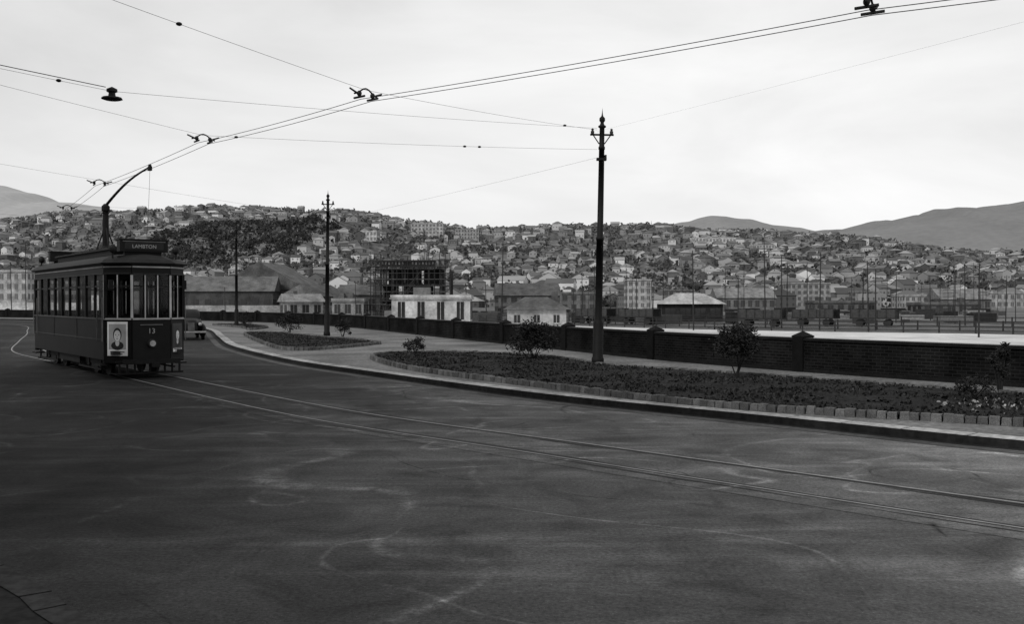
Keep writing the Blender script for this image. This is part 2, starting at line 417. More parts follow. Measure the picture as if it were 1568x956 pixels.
sp=[((-2.9,19.5,6.3),(-9.8,8.6,7.1)),((-2.9,19.5,6.3),(2.6,30,7.35)),((-7.8,24.8,6.3),(2.6,30,6.75)),((-7.8,24.8,6.3),(-14,12.1,6.8)),
    ((-15.5,13.6,7.2),(-7.7,18.9,6.15)),((-7.7,18.9,6.15),(2.6,30,7.4)),((-14.3,34,6.3),(-10.4,55,6.9)),((-14.3,34,6.3),(-24,14,7.0)),
    ((-19.5,43,6.3),(-10.4,55,7.1)),((-23,50,6.3),(-21.6,76.8,6.9)),((-31,64,6.3),(-21.6,76.8,7.1)),((4.95,13.6,6.3),(14.6,9,6.9)),((4.95,13.6,6.3),(-6.3,-3,6.9)),
    ((-23,50,6.3),(-40,30,7)),((-10.4,55,6.8),(-21.6,76.8,6.8)),((-21.6,76.8,6.8),(-37,99,6.8))]
for p,q in sp: wire(g,p,q,.0035,.05)
wire(g,(2.6,30,6.5),(-10.4,55,6.6),.003,.05); wire(g,(2.6,30,7.3),(14.6,9,7.3),.0015,.05)
wire(g,(-15.5,13.6,7.2),(-7.8,18.85,6.22),.008,.02)
g.obj('span_wires',[M_metal],root)
for p,q,t in (((-7.8,24.8,6.3),(2.6,30,6.75),.62),((-7.8,24.8,6.3),(2.6,30,6.75),.66),((-7.8,24.8,6.3),(2.6,30,6.75),.07),((-2.9,19.5,6.3),(2.6,30,7.35),.80),((-2.9,19.5,6.3),(-9.8,8.6,7.1),.35),((4.95,13.6,6.3),(14.6,9,6.9),.1),((-7.7,18.9,6.15),(-15.5,13.6,7.2),.1)):
    c=Vector(p).lerp(Vector(q),t); c.z-=.2*t*(1-t); fit.ell(c,(.05,.05,.03),.015)
fit.lathe((-7.7,18.9,6.0),[(.0,-.02),(.14,-.02),(.2,.0),(.18,.03),(.07,.05),(.06,.12),(.1,.14),(.1,.19),(.04,.22),(.0,.24)],12,.015)
fit.obj('fittings',[M_metal],root)
# ---------------------------------------------------------------- tram
fw=Vector((.6,-.8)); F=Vector((-9.8,26.6)); C=F-fw*5
tram=empty('tram',(C.x,C.y,0.012),math.atan2(fw.y,fw.x))
OUT=[(5,-.5),(5,.5),(4.4,1.05),(-4.4,1.05),(-5,.5),(-5,-.5),(-4.4,-1.05),(4.4,-1.05)]
DK=.009
body=MB(); trim=MB(); gl=MB()
for i,(p,q) in enumerate(zip(OUT,OUT[1:]+OUT[:1])):
    P=Vector(p);Q=Vector(q); L_=(Q-P).length; an=math.atan2(Q.y-P.y,Q.x-P.x); mid=(P+Q)/2; nrm=Vector((math.sin(an),-math.cos(an)))
    side=L_>3
    zb=.5 if side else .42
    body.box((mid.x,mid.y,(zb+1.6)/2),(L_,.06,1.6-zb),an,DK)
    body.box((mid.x,mid.y,2.96),(L_,.06,.26),an,DK)
    m2=mid+nrm*.035
    trim.box((m2.x,m2.y,1.615),(L_,.05,.045),an,.05 if side else .34)
    trim.box((m2.x,m2.y,3.02),(L_,.03,.04),an,.12 if side else .36)
    trim.box((m2.x,m2.y,2.84),(L_,.03,.03),an,.03)
    if side: trim.box((m2.x,m2.y,1.05),(L_,.02,.03),an,.04)
    n=9 if side else (3 if i in (0,4) else 2)
    for k in range(n+1):
        c=P.lerp(Q,k/n); wd=(.16 if k in (0,3,6,9) else .08) if side else .06
        body.box((c.x,c.y,2.22),(wd,.07,1.2),an,DK)
        c2=c+nrm*.04
        if not side: trim.box((c2.x,c2.y,2.22),(.03,.012,1.16),an,.45)
        elif k in(0,3,6,9): trim.box((c2.x,c2.y,1.9),(.02,.012,1.8),an,.03)
    body.box((mid.x,mid.y,2.5),(L_,.045,.05),an,DK*1.5)
    gl.add([(P.x,P.y,1.62),(Q.x,Q.y,1.62),(Q.x,Q.y,2.84),(P.x,P.y,2.84)],[(0,1,2,3)],.5)
body.box((0,0,.7),(9.6,1.9,.1),0,.02)
for s in (-1,1):
    body.box((s*1.5,0,1.2),(.05,1.95,.7),0,.02)
    body.box((s*1.5,-.85,2.2),(.05,.2,1.15),0,.02); body.box((s*1.5,.85,2.2),(.05,.2,1.15),0,.02)
    body.box((s*4.3,-.2,1.15),(.25,.3,.8),0,.03)
for k in range(9):
    x=-3.4+k*.85
    for s in (-1,1):
        body.box((x,s*.62,1.15),(.42,.75,.08),0,.03); body.box((x-.2,s*.62,1.38),(.05,.75,.5),0,.03)
body.obj('body',[M_paint],tram); trim.obj('trim',[M_paint],tram); gl.obj('glass',[M_glass],tram)
g=MB()
def ring(k,z,dx=0): 
    out=[]
    for x,y in OUT:
        sx=1 if x>0 else -1; sy=1 if y>0 else -1
        out.append((x-sx*k,y-sy*min(k,abs(y)*.85),z))
    return out
lay=[(-.10,3.09),(-.12,3.13),(-.02,3.22),(.2,3.33),(.45,3.38),(.9,3.41)]
vs=[];fs=[]
for k_,z in lay: vs+=ring(k_,z)
for a in range(len(lay)-1):
    for i in range(8): fs.append((a*8+i,a*8+(i+1)%8,(a+1)*8+(i+1)%8,(a+1)*8+i))
fs.append(tuple(range(len(lay)*8-8,len(lay)*8))); fs.append(tuple(range(7,-1,-1)))
g.add(vs,fs,.015)
g.box((0,0,3.47),(6.6,1.15,.16),0,.012); g.box((0,0,3.57),(6.8,1.3,.04),0,.02)
for x in range(-3,4): g.box((x,0,3.60),(.05,1.25,.03),0,.02)
g.box((-.2,0,3.66),(5.2,.5,.08),0,.02)
g.obj('roof',[M_metal],tram)
for s in (-1,1):
    g=MB(); g.box((s*4.25,0,3.42),(.1,1.0,.12),0,.01); g.box((s*4.25,0,3.62),(.3,1.3,.32),0,.008); g.box((s*4.25,0,3.795),(.34,1.36,.03),0,.012)
    g.box((s*4.408,0,3.62),(.012,1.05,.2),0,.02); g.box((s*4.416,0,3.74),(.012,1.15,.02),0,.12)
    g.box((s*4.55,.0,3.3),(.08,1.5,.05),0,.012)
    for t in (-1,1):
        g.ell((s*4.45,t*.85,3.52),(.1,.1,.12),.015); g.bar((s*4.45,t*.85,3.25),(s*4.45,t*.85,3.45),.025,.025,6,.012)
    g.obj('destination_box',[M_paint],tram)
def text(s,loc,size,rot,col,name,align='CENTER'):
    c=bpy.data.curves.new(name,'FONT'); c.body=s; c.size=size; c.align_x='CENTER'; c.align_y='CENTER'; c.extrude=.002
    m=bpy.data.materials.new(name+'_paint'); m.use_nodes=True; m.node_tree.nodes['Principled BSDF'].inputs['Base Color'].default_value=(col,col,col,1)
    c.materials.append(m); o=bpy.data.objects.new(name,c); scene.collection.objects.link(o); o.location=loc; o.rotation_euler=rot; o.parent=tram; return o
RF=(math.pi/2,0,math.pi/2); RB=(math.pi/2,0,-math.pi/2)
text('LAMBTON',(4.42,0,3.60),.14,RF,.3,'destination_lettering')
text('13',(5.045,0.0,1.28),.2,RF,.3,'fleet_number')
text('LAMBTON',(-4.42,0,3.60),.14,RB,.3,'rear_lettering')
g=MB()
for s in (-1,1):
    X=s*5.0
    g.bar((X+s*.03,0,.95),(X+s*.14,0,.95),.12,.11,16,.03); g.bar((X+s*.14,0,.95),(X+s*.15,0,.95),.08,.08,16,.4)
    g.box((X+s*.06,0,.46),(.14,1.5,.12),0,.01)
    g.bar((X+s*.04,.3,1.45),(X+s*.04,-.3,1.45),.018,.018,6,.1)
    for k in range(9): g.box((X-s*.12,-.8+k*.2,.3),(.03,.05,.34),0,.01)
    g.box((X-s*.12,0,.46),(.04,1.8,.05),0,.01); g.box((X-s*.12,0,.14),(.04,1.8,.05),0,.01)
    g.box((X-s*.5,0,.12),(.5,1.7,.03),0,.01)
    g.bar((X+s*.05,0,.38),(X+s*.35,0,.38),.045,.045,8,.01); g.box((X+s*.38,0,.38),(.1,.22,.12),0,.01)
    for t in (-1,1):
        g.box((s*4.1,t*1.02,.36),(.55,.3,.04),0,.015); g.bar((s*4.42,t*1.12,1.0),(s*4.42,t*1.12,2.2),.014,.014,6,.15)
        g.bar((s*3.85,t*1.12,1.0),(s*3.85,t*1.12,2.2),.014,.014,6,.12)
        g.box((s*4.75,t*.98,2.55),(.05,.12,.25),0,.01)
for s in (-1,1):
    for w_ in (-.65,.65):
        x=s*2.6+w_
        for t in (-.61,.61):
            g.bar((x,t-.05,.36),(x,t+.05,.36),.36,.36,20,.01); g.bar((x,t-.075,.36),(x,t+.075,.36),.09,.09,10,.03)
        g.bar((x,-.6,.36),(x,.6,.36),.06,.06,8,.01)
    for t in (-.82,.82):
        g.box((s*2.6,t,.40),(2.1,.08,.16),0,.01); g.box((s*2.6,t,.28),(.7,.1,.12),0,.012)
        for w_ in (-.65,.65): g.box((s*2.6+w_,t,.38),(.22,.13,.26),0,.012)
g.box((0,0,.42),(1.6,1.3,.35),0,.01)
for t in (-.95,.95):
    g.box((0,t,.4),(2.6,.04,.26),0,.01)
    for s in (-1,1): g.box((s*2.6,t*1.05,.22),(2.5,.03,.05),0,.01)
g.obj('running_gear',[M_metal],tram)
def poster(px,py,an,w,h,zc,k):
    g=MB(); ca,sa=math.cos(an),math.sin(an)
    def fl(u,z,du,dz,off,col,n=0):
        cx=px-sa*u+ca*off; cy=py+ca*u+sa*off
        if n==0: g.box((cx,cy,zc+z),(.004,du,dz),an,col)
        else:
            vs=[]
            for i in range(n):
                t=2*math.pi*i/n; uu=u+du*math.cos(t)*.5; zz=z+dz*math.sin(t)*.5
                vs.append((px-sa*uu+ca*off,py+ca*uu+sa*off,zc+zz))
            g.add(vs,[tuple(range(n))],col)
    fl(0,0,w,h,.0,.8 if k==0 else .06)
    fl(0,h*.06,w*.84,h*.74,.004,.36 if k==0 else .05)
    fl(0,-h*.2,w*.62,h*.26,.0075,.03,16)
    fl(0,-h*.12,w*.2,h*.2,.009,.5,12)
    fl(0,h*.12,w*.42,h*.40,.010,.03,16)
    fl(0,h*.09,w*.33,h*.33,.012,.6,16)
    for s in (-1,1): fl(s*w*.075,h*.12,w*.06,h*.025,.0135,.05,8)
    fl(0,h*.0,w*.12,h*.02,.0135,.1,8); fl(0.0,h*.06,w*.03,h*.07,.0134,.3,8)
    if k==1: fl(0,-h*.42,w*.9,h*.12,.006,.6)
    for j in range(2): fl(0,-h*(.385+.06*j),w*(.7-.2*j),h*.03,.009,.06)
    g.obj('advertising_poster',[M_paint],tram)
for (p,q,k) in (((4.4,-1.05),(5,-.5),0),((5,.5),(4.4,1.05),1)):
    P=Vector(p);Q=Vector(q); d=(Q-P).normalized(); n_=Vector((d.y,-d.x)); c=P.lerp(Q,.5 if k==0 else .45)+n_*.045
    poster(c.x,c.y,math.atan2(n_.y,n_.x),.60,.92 if k==0 else .8,1.08,k)
g=MB()
g.lathe((.45,0,3.6),[(.22,0),(.2,.1),(.1,.2),(.085,1.25),(.12,1.3),(.12,1.42),(.05,1.5),(0,1.5)],10,.008)
for t in (-1,1): g.bar((.45,t*.3,3.6),(.45,t*.05,4.3),.025,.025,6,.01); g.bar((.45+t*.4,0,3.6),(.45+t*.05,0,4.4),.025,.025,6,.01)
wc=Vector((-10.65,28.85,6.06))-Vector((C.x,C.y,0.012)); ca,sa=fw.x,fw.y
loc=Vector((wc.x*ca+wc.y*sa,-wc.x*sa+wc.y*ca,wc.z))
p0=Vector((.3,0,5.0)); pr=p0
for i in range(1,13):
    t=i/12; p=p0.lerp(loc,t); p.z+=.14*math.sin(math.pi*t)
    g.bar(pr,p,.045-.02*(t),.045-.02*t,8,.008); pr=p
g.bar(loc-Vector((0,.03,0)),loc+Vector((0,.03,0)),.08,.08,12,.01); g.box((loc.x,loc.y,loc.z-.05),(.16,.09,.12),0,.01)
for i in range(4): g.bar((.2,(-.09+.06*i),4.75),(.75,(-.09+.06*i),4.9),.012,.012,5,.01)
g.obj('trolley_pole',[M_metal],tram)
g=MB(); wire(g,loc+Vector((0,0,-.1)),(4.6,0,3.8),.005,.3); g.obj('trolley_rope',[M_metal],tram)
# ---------------------------------------------------------------- car (late-1930s saloon)
car=empty('parked_car',(-18.15,54.7,0.005),math.radians(-66))
g=MB(); n=20
def loft(mb,st,col,mat=0):
    vs=[];fs=[]
    for (x,w,z0,z1,e) in st:
        for i in range(n):
            t=2*math.pi*i/n; c,s_=math.cos(t),math.sin(t)
            vs.append((x,.5*w*math.copysign(abs(c)**e,c),(z0+z1)/2+(z1-z0)/2*math.copysign(abs(s_)**e,s_)))
    for k in range(len(st)-1):
        for i in range(n): fs.append((k*n+i,k*n+(i+1)%n,(k+1)*n+(i+1)%n,(k+1)*n+i))
    fs+=[tuple(range(n-1,-1,-1)),tuple(range(len(vs)-n,len(vs)))]
    mb.add(vs,fs,col,mat)
loft(g,[(2.15,.35,.45,.95,.8),(2.05,.62,.38,1.08,.6),(1.6,.85,.36,1.14,.55),(.9,1.2,.35,1.18,.5),(.6,1.45,.35,1.2,.45),(-.9,1.6,.35,1.2,.45),(-1.7,1.4,.38,1.1,.6),(-2.15,.9,.45,.8,.8)],.012)
loft(g,[(.75,1.2,1.05,1.2,.5),(.35,1.3,1.05,1.58,.45),(-.2,1.36,1.0,1.68,.45),(-1.0,1.3,1.0,1.6,.5),(-1.6,1.05,.95,1.3,.6),(-1.9,.8,.9,1.05,.7)],.012)
for s in (-1,1):
    for X in (1.35,-1.35): g.ell((X,s*.68,.5),(.56,.19,.38),.011,0,14,8)
    g.box((0,s*.72,.34),(1.8,.22,.05),0,.012)
    g.ell((1.8,s*.48,.86),(.2,.12,.12),.02); g.bar((1.96,s*.48,.86),(2.0,s*.48,.86),.095,.08,14,.4)
g.obj('bodywork',[M_paint],car,True)
g=MB()
for X in (1.35,-1.35):
    for s in (-1,1):
        g.bar((X,s*.62,.34),(X,s*.76,.34),.34,.34,20,.01); g.bar((X,s*.74,.34),(X,s*.775,.34),.18,.16,16,.12)
for k in range(7): g.box((2.14,-.15+k*.05,.74),(.03,.015,.42),0,.25)
for X in (2.3,-2.3): g.box((X,0,.45),(.06,1.5,.09),0,.25); g.box((X*.96,.4,.45),(.16,.05,.06),0,.2); g.box((X*.96,-.4,.45),(.16,.05,.06),0,.2)
g.obj('wheels_and_chrome',[M_metal],car)
g=MB()
for s in (-1,1): g.add([(.62,s*.06,1.27),(.62,s*.52,1.27),(.39,s*.5,1.53),(.39,s*.06,1.55)],[(0,1,2,3)],.3)
for s in (-1,1):
    for a,b in ((.3,-.28),(-.36,-.95)): g.add([(a,s*.665,1.24),(b,s*.68,1.24),(b,s*.62,1.52),(a-.06,s*.6,1.5)],[(0,1,2,3)],.3)
g.obj('windows',[M_dglass],car)
# ---------------------------------------------------------------- terrain
def lerp_tab(tab,x):
    if x<=tab[0][0]: return tab[0][1]
    for (a,b),(c,d) in zip(tab,tab[1:]):
        if x<=c:
            t=(x-a)/(c-a); t=t*t*(3-2*t); return b+(d-b)*t
    return tab[-1][1]
RID=[(-1060,95),(-650,104),(-560,111),(-450,111),(-437,119),(-375,120),(-303,119),(-220,114),(-120,101),(-43,93),(58,93),(149,96),(264,90),(400,84),(515,69),(655,48),(865,36),(1150,30)]
FOOT=640; TOP=1250
def hill(x,y):
    t=(y-FOOT-25*noise.noise((x/120,0,8)))/(TOP-FOOT)
    if t<=0: return -3
    r=lerp_tab(RID,x); w=min(t,1)
    h=r*(w**0.85 if t<=1 else 1-0.35*min(max(y-TOP,0)/400,1)**1.5)
    h+=24*noise.noise((x/110,y/170,3.1))*math.sin(math.pi*min(w,1))+6*noise.noise((x/45,y/50,1.1))*min(w*3,1)*(.4 if t>.9 else 1)
    h+=9*math.exp(-((x+250)/95)**2-((y-950)/80)**2)
    h+=6*math.exp(-((x+110)/60)**2-((y-960)/80)**2)
    return max(h,-.9)
g=MB(); xs=list(range(-1300,1301,18)); ys=list(range(600,1720,16)); nx=len(xs)
vs=[(x,y,hill(x,y)-.3) for y in ys for x in xs]
fs=[]
for j in range(len(ys)-1):
    for i in range(nx-1): fs.append((j*nx+i,j*nx+i+1,(j+1)*nx+i+1,(j+1)*nx+i))
g.add(vs,fs,.105); g.obj('hillside_terrain',[vc('hill_ground',.95,.5,.02,0,.03,fine=.45,finescale=.12)],None,True)
def farhill(name,tab,D,depth,col,rough):
    g=MB(); x0,x1=tab[0][0],tab[-1][0]; nx=260; ny=24; vs=[];fs=[]
    for j in range(ny):
        v=j/(ny-1)
        for i in range(nx):
            x=x0+(x1-x0)*i/(nx-1); y=D-depth+depth*1.3*v
            w=min(1,(v*1.3)); h=lerp_tab(tab,x)*(math.sin(w*math.pi/2) if v*1.3<=1 else 1-.5*(v*1.3-1))
            h+=rough*noise.fractal((x/D*14,y/D*10,2.2),1.0,2.0,4)*(w if w<1 else .45)
            vs.append((x,y,h-1))
    for j in range(ny-1):
        for i in range(nx-1): fs.append((j*nx+i,j*nx+i+1,(j+1)*nx+i+1,(j+1)*nx+i))
    g.add(vs,fs,col); g.obj(name,[vc(name+'_cover',.95,.08,.006,0,.03,fine=.06,finescale=.05)],None,True)  # far hills get paler colours that stand in for haze
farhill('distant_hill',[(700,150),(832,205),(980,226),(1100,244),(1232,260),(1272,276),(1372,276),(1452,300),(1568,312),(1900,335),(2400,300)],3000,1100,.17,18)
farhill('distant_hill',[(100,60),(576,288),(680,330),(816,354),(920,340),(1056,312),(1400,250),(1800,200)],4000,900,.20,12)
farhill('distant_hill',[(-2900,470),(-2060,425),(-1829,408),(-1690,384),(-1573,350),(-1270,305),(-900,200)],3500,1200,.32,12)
# ---------------------------------------------------------------- houses
def house(mb,x,y,z,w,d,h,rz,wc,rc,roof,win=True,base=6.0):
    ca,sa=math.cos(rz),math.sin(rz)
    def T(a,b,c): return (x+a*ca-b*sa,y+a*sa+b*ca,z+c)
    hw,hd=w/2,d/2
    mb.add([T(-hw,-hd,-base),T(hw,-hd,-base),T(hw,hd,-base),T(-hw,hd,-base),T(-hw,-hd,h),T(hw,-hd,h),T(hw,hd,h),T(-hw,hd,h)],[(0,1,5,4),(1,2,6,5),(2,3,7,6),(3,0,4,7)],wc)
    e=.4; rh=min(w,d)*.3
    if roof==0:
        mb.add([T(-hw-e,-hd-e,h-.1),T(hw+e,-hd-e,h-.1),T(hw+e,hd+e,h-.1),T(-hw-e,hd+e,h-.1),T(-hw-e,0,h+rh),T(hw+e,0,h+rh)],[(0,1,5,4),(2,3,4,5)],rc)
        mb.add([T(-hw,-hd,h),T(-hw,hd,h),T(-hw,0,h+rh-.2),T(hw,-hd,h),T(hw,hd,h),T(hw,0,h+rh-.2)],[(0,2,1),(3,4,5)],wc)
    elif roof==1:
        k=max(0,hw-hd*.9)
        mb.add([T(-hw-e,-hd-e,h),T(hw+e,-hd-e,h),T(hw+e,hd+e,h),T(-hw-e,hd+e,h),T(-k,0,h+rh),T(k,0,h+rh)],[(0,1,5,4),(2,3,4,5),(1,2,5),(3,0,4)],rc)
    else:
        mb.add([T(-hw,-hd,h-.3),T(hw,-hd,h-.3),T(hw,hd,h-.3),T(-hw,hd,h-.3)],[(0,1,2,3)],rc)
    if R()<.5: mb.box((x+U(-1,1),y+U(-1,1),z+h+rh*.8),(.7,.7,1.6),rz,.1)
    if win:
        fl=max(1,int(h/2.9)); nw=max(2,int(w/2.8)); nd=max(2,int(d/3)); wcol=wc*.35+.02  # window tone kept close to the wall, painting in haze
        for f in range(fl):
            zz=.9+f*2.9
            for k in range(nw):
                if R()<.2: continue
                u=-hw+(k+.5)*w/nw+U(-.3,.3); ws=U(.4,.75)
                for s in (-1,1):
                    o=s*(hd+.05); mb.add([T(u-ws,o,zz),T(u+ws,o,zz),T(u+ws,o,zz+1.3),T(u-ws,o,zz+1.3)],[(0,1,2,3)],wcol)
            for k in range(nd):
                u=-hd+(k+.5)*d/nd
                for s in (-1,1):
                    o=s*(hw+.05); mb.add([T(o,u-.5,zz),T(o,u+.5,zz),T(o,u+.5,zz+1.3),T(o,u-.5,zz+1.3)],[(0,1,2,3)],wcol)
g=MB(); cells={}; cnt=0; tries=0
def bushy(x,y):
    return ((x+248)/(82+16*noise.noise((y/40,1,1))))**2+((y-880)/110)**2<1+.5*noise.noise((x/35,y/35,7))
def bare(x,y):
    return abs((x+168)-(y-880)*.30)<9 and 770<y<980
while cnt<2700 and tries<80000:
    tries+=1
    y=U(480,1275); b=U(-.60,.62); x=b*y
    if y<620 and R()<.55: continue
    if bushy(x,y) or bare(x,y): continue
    dn=noise.noise((x/70,y/45,5))
    if dn<-.12 and R()<.93: continue
    if b>.36 and R()<.3: continue
    key=(int(x/11.5),int((y+x*.15)/10.5))
    if key in cells: continue
    cells[key]=1; cnt+=1
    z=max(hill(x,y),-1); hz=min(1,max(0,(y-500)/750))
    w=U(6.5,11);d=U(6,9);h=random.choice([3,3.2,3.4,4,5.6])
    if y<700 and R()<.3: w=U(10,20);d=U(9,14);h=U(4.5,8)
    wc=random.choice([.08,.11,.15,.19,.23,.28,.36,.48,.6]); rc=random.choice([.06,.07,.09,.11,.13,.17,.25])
    wc=wc*(1-.15*hz)+.03*hz; rc=rc*(1-.1*hz)+.04*hz  # haze painted in: wall and roof tones flattened with distance
    rz=random.choice([0,math.pi/2])+U(-.35,.35)+b*.6
    ro=random.choice([0,0,1,1,1]) if h<7 else random.choice([0,2])
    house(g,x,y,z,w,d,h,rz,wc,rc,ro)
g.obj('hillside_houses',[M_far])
g=MB()
def ftree(mb,x,y,z,r,h,col,n=12):
    for i in range(n):
        a=U(0,6.28);q=R()**.5;zz=U(.1,1)
        k=math.sin(min(1,zz*1.15)*math.pi)*.6+.4
        c=Vector((x+math.cos(a)*q*r*k,y+math.sin(a)*q*r*k,z+zz*h)); s=r*U(.3,.55)
        u=Vector((U(-1,1),U(-.4,.4),U(-1,1))).normalized(); v=Vector((U(-1,1),U(-.4,.4),U(-1,1))); v=(v-u*v.dot(u)).normalized()
        mb.add([c-u*s,c+v*s*.8,c+u*s,c-v*s*.7],[(0,1,2,3)],col*U(.7,1.35))
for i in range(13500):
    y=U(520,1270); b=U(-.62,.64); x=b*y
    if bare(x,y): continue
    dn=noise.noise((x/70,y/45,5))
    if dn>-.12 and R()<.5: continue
    ftree(g,x,y,max(hill(x,y),-1)-.5,U(1.8,4.2),U(2.5,7.5),.046+.05*max(0,(y-500)/750),8)  # foliage colour pales with distance in place of haze
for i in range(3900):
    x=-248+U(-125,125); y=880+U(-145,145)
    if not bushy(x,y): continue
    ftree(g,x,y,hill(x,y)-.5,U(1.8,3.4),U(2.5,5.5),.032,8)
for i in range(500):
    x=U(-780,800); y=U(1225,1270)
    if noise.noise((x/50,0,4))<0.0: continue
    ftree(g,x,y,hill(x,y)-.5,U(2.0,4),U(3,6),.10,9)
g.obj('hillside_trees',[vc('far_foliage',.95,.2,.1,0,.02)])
# ---------------------------------------------------------------- named buildings
def building(name,b,y,w,d,h,col,rc,roof=2,floors=1,nw=5,rz=0,z=-1,ww=.55,wh=.55,door=True,wcol=.03,parapet=.5,farm=False):
    x=b*y; root=empty(name,(x,y,z),rz); W=MB();Rf=MB();G=MB()
    W.box((0,0,h/2),(w,d,h),0,col)
    if roof==2:
        W.box((0,0,h+parapet/2),(w+.3,d+.3,parapet),0,col*1.05); Rf.box((0,0,h+parapet+.02),(w-.2,d-.2,.03),0,rc)
        W.box((0,0,h-.12),(w+.5,d+.5,.16),0,col*.8)
        for i in range(random.randint(1,3)): Rf.box((U(-w/3,w/3),U(-d/4,d/4),h+parapet+.5),(U(.6,2.5),U(.6,2),U(.6,1.2)),0,col*U(.4,.8))
    else:
        e=.5; rh=d*.28; hw,hd=w/2,d/2; k=hw+e if roof==0 else max(.3,hw-hd*.8)
        vs=[(-hw-e,-hd-e,h),(hw+e,-hd-e,h),(hw+e,hd+e,h),(-hw-e,hd+e,h),(-k,0,h+rh),(k,0,h+rh)]
        Rf.add(vs,[(0,1,5,4),(2,3,4,5),(1,2,5),(3,0,4),(3,2,1,0)],rc)
        if roof==0:
            for i in (2,3): Rf.c[i]=col
        Rf.box((U(-w/3,w/3),.2,h+rh),(.7,.7,1.2),0,.08)
    fh=h/floors
    for f in range(floors):
        for k_ in range(nw):
            u=-w/2+(k_+.5)*w/nw; a=w/nw*ww
            G.box((u,-d/2-.02,f*fh+fh*.52),(a,.1,fh*wh),0,wcol)
            W.box((u,-d/2-.06,f*fh+fh*.52-fh*wh/2-.06),(a+.2,.14,.1),0,col*1.15)
            if floors<3 or nw<7: W.box((u,-d/2-.08,f*fh+fh*.52),(.05,.04,fh*wh),0,col*1.1)
        nd=max(2,int(d/w*nw))
        for k_ in range(nd):
            u=-d/2+(k_+.5)*d/nd
            for s in (-1,1): G.box((s*(w/2+.02),u,f*fh+fh*.52),(.1,d/nd*ww,fh*wh),0,max(wcol,col*.3 if farm else 0))
    W.obj('walls',[M_matte],root); Rf.obj('roof',[M_matte],root)
    if farm:
        G.c=[col*.4]*len(G.c); G.obj('windows',[M_far],root)  # far windows lightened towards the wall tone as painted haze
    else: G.obj('windows',[M_dglass],root)
    return root
building('white_office',-.0807,132,10.3,7,3.6,.34,.2,2,1,4,ww=.36,wh=.66,parapet=.35)
building('gatehouse',.0247,112,6.6,5,2.2,.30,.08,1,1,3,ww=.3,wh=.4)
building('wharf_shed',-.287,250,23,14,5.6,.05,.10,0,1,8,rz=.1,ww=.5,wh=.25)
building('wharf_shed',-.245,265,18,26,6.2,.08,.09,0,1,5,rz=1.45,ww=.4,wh=.3)
building('gabled_cottage',-.215,205,7.5,6,3.0,.18,.16,0,1,3,rz=.5)
building('wharf_shed',-.20,225,14,10,4.2,.10,.07,0,1,4,rz=1.3)
building('timber_store',-.165,190,6,6,3.2,.16,.08,2,1,3)
building('wharf_shed',-.150,215,10,8,4.5,.12,.08,0,1,4,rz=.2)
building('quay_shed',.181,150,9.0,6,2.7,.02,.28,1,1,4,ww=.7,wh=.5)
building('white_warehouse',-.505,300,13,14,12,.32,.2,2,4,6,ww=.45,farm=True)
building('commercial_block',-.462,330,14,14,9,.18,.12,2,3,6,farm=True)
building('commercial_block',-.535,360,20,14,9,.18,.15,2,3,7,farm=True)
building('brick_store',.015,260,16,12,4.6,.09,.07,0,2,6,rz=.1,farm=True)
building('brick_store',.062,310,14,12,5.5,.12,.08,2,2,5,farm=True)
building('commercial_block',.128,420,10,14,12,.30,.14,2,4,4,farm=True)
building('commercial_block',.170,450,12,14,8,.14,.12,2,3,4,farm=True)
building('brick_store',.235,380,22,14,4.4,.12,.15,0,1,8,farm=True)
building('commercial_block',.30,500,20,16,12,.22,.14,2,4,7,farm=True)
building('commercial_block',.355,520,14,14,8,.17,.14,2,3,5,farm=True)
building('white_warehouse',.415,440,18,14,5.5,.26,.2,2,2,7,farm=True)
building('brick_store',.455,360,18,14,3.8,.12,.14,0,1,6,farm=True)
building('white_warehouse',.50,470,18,14,7,.26,.2,2,2,6,farm=True)
building('commercial_block',-.10,330,18,12,6,.16,.1,2,2,6,farm=True)
building('commercial_block',-.335,380,22,14,6,.16,.12,0,2,6,farm=True)
building('commercial_block',-.385,350,12,12,5,.2,.14,1,2,5,farm=True)
building('brick_store',.335,260,16,9,2.8,.09,.12,2,1,6)
building('brick_store',.44,240,14,9,2.4,.10,.13,2,1,5)
for (b,y,w,d,h,c,f,n) in ((-.085,1090,36,22,13,.32,4,9),(-.045,1100,26,22,12,.27,4,8),(.205,960,42,14,6,.46,2,12),(.255,980,20,14,9,.40,3,6),(.115,880,18,14,6,.36,2,6),(-.02,960,14,14,9,.36,3,4),(-.145,880,16,12,6,.38,2,5),(.345,880,22,12,6,.36,2,7),(-.36,1110,14,12,6,.36,2,5),(.43,830,24,14,5,.38,2,8),(-.235,1130,18,12,6,.36,2,6)):
    building('hillside_apartment_block',b,y,w,d,h+3,c,.16,2,f,n,z=hill(b*y,y)-3,rz=b,farm=True)
y0=200; root=empty('building_under_construction',(-.101*y0,y0,-1),.0)
g=MB(); W,D,H=12.6,9,9.6
for f in range(4): g.box((0,0,f*3.2),(W,D,.3),0,.07)
for i in range(6):
    for j in range(3): g.box((-W/2+.3+i*(W-.6)/5,-D/2+.3+j*(D-.6)/2,4.8),(.4,.4,9.6),0,.05)
for i in range(5): g.box((-W/2+1.5+i*2.4,D/2-.5,1.6+3.2*((i*2)%3)),(2.0,.2,2.9),0,.035)
for i in range(5): g.box((-W/2+1.5+i*2.4,.3,1.6+3.2*((i+1)%3)),(2.0,.2,2.9),0,.03)
for i in range(3): g.box((-W/2+2.7+i*3.6,-1.5,8+0*i),(2.4,.2,2.9),0,.03)
g.obj('concrete_frame',[M_matte],root)
g=MB()
for i in range(16):
    x=-W/2-1.6+i*1.06
    for yy in (-D/2-1.4,-D/2-.5): g.bar((x,yy,0),(x+U(-.12,.12),yy,U(10.2,13.2)),.06,.05,5,.03)
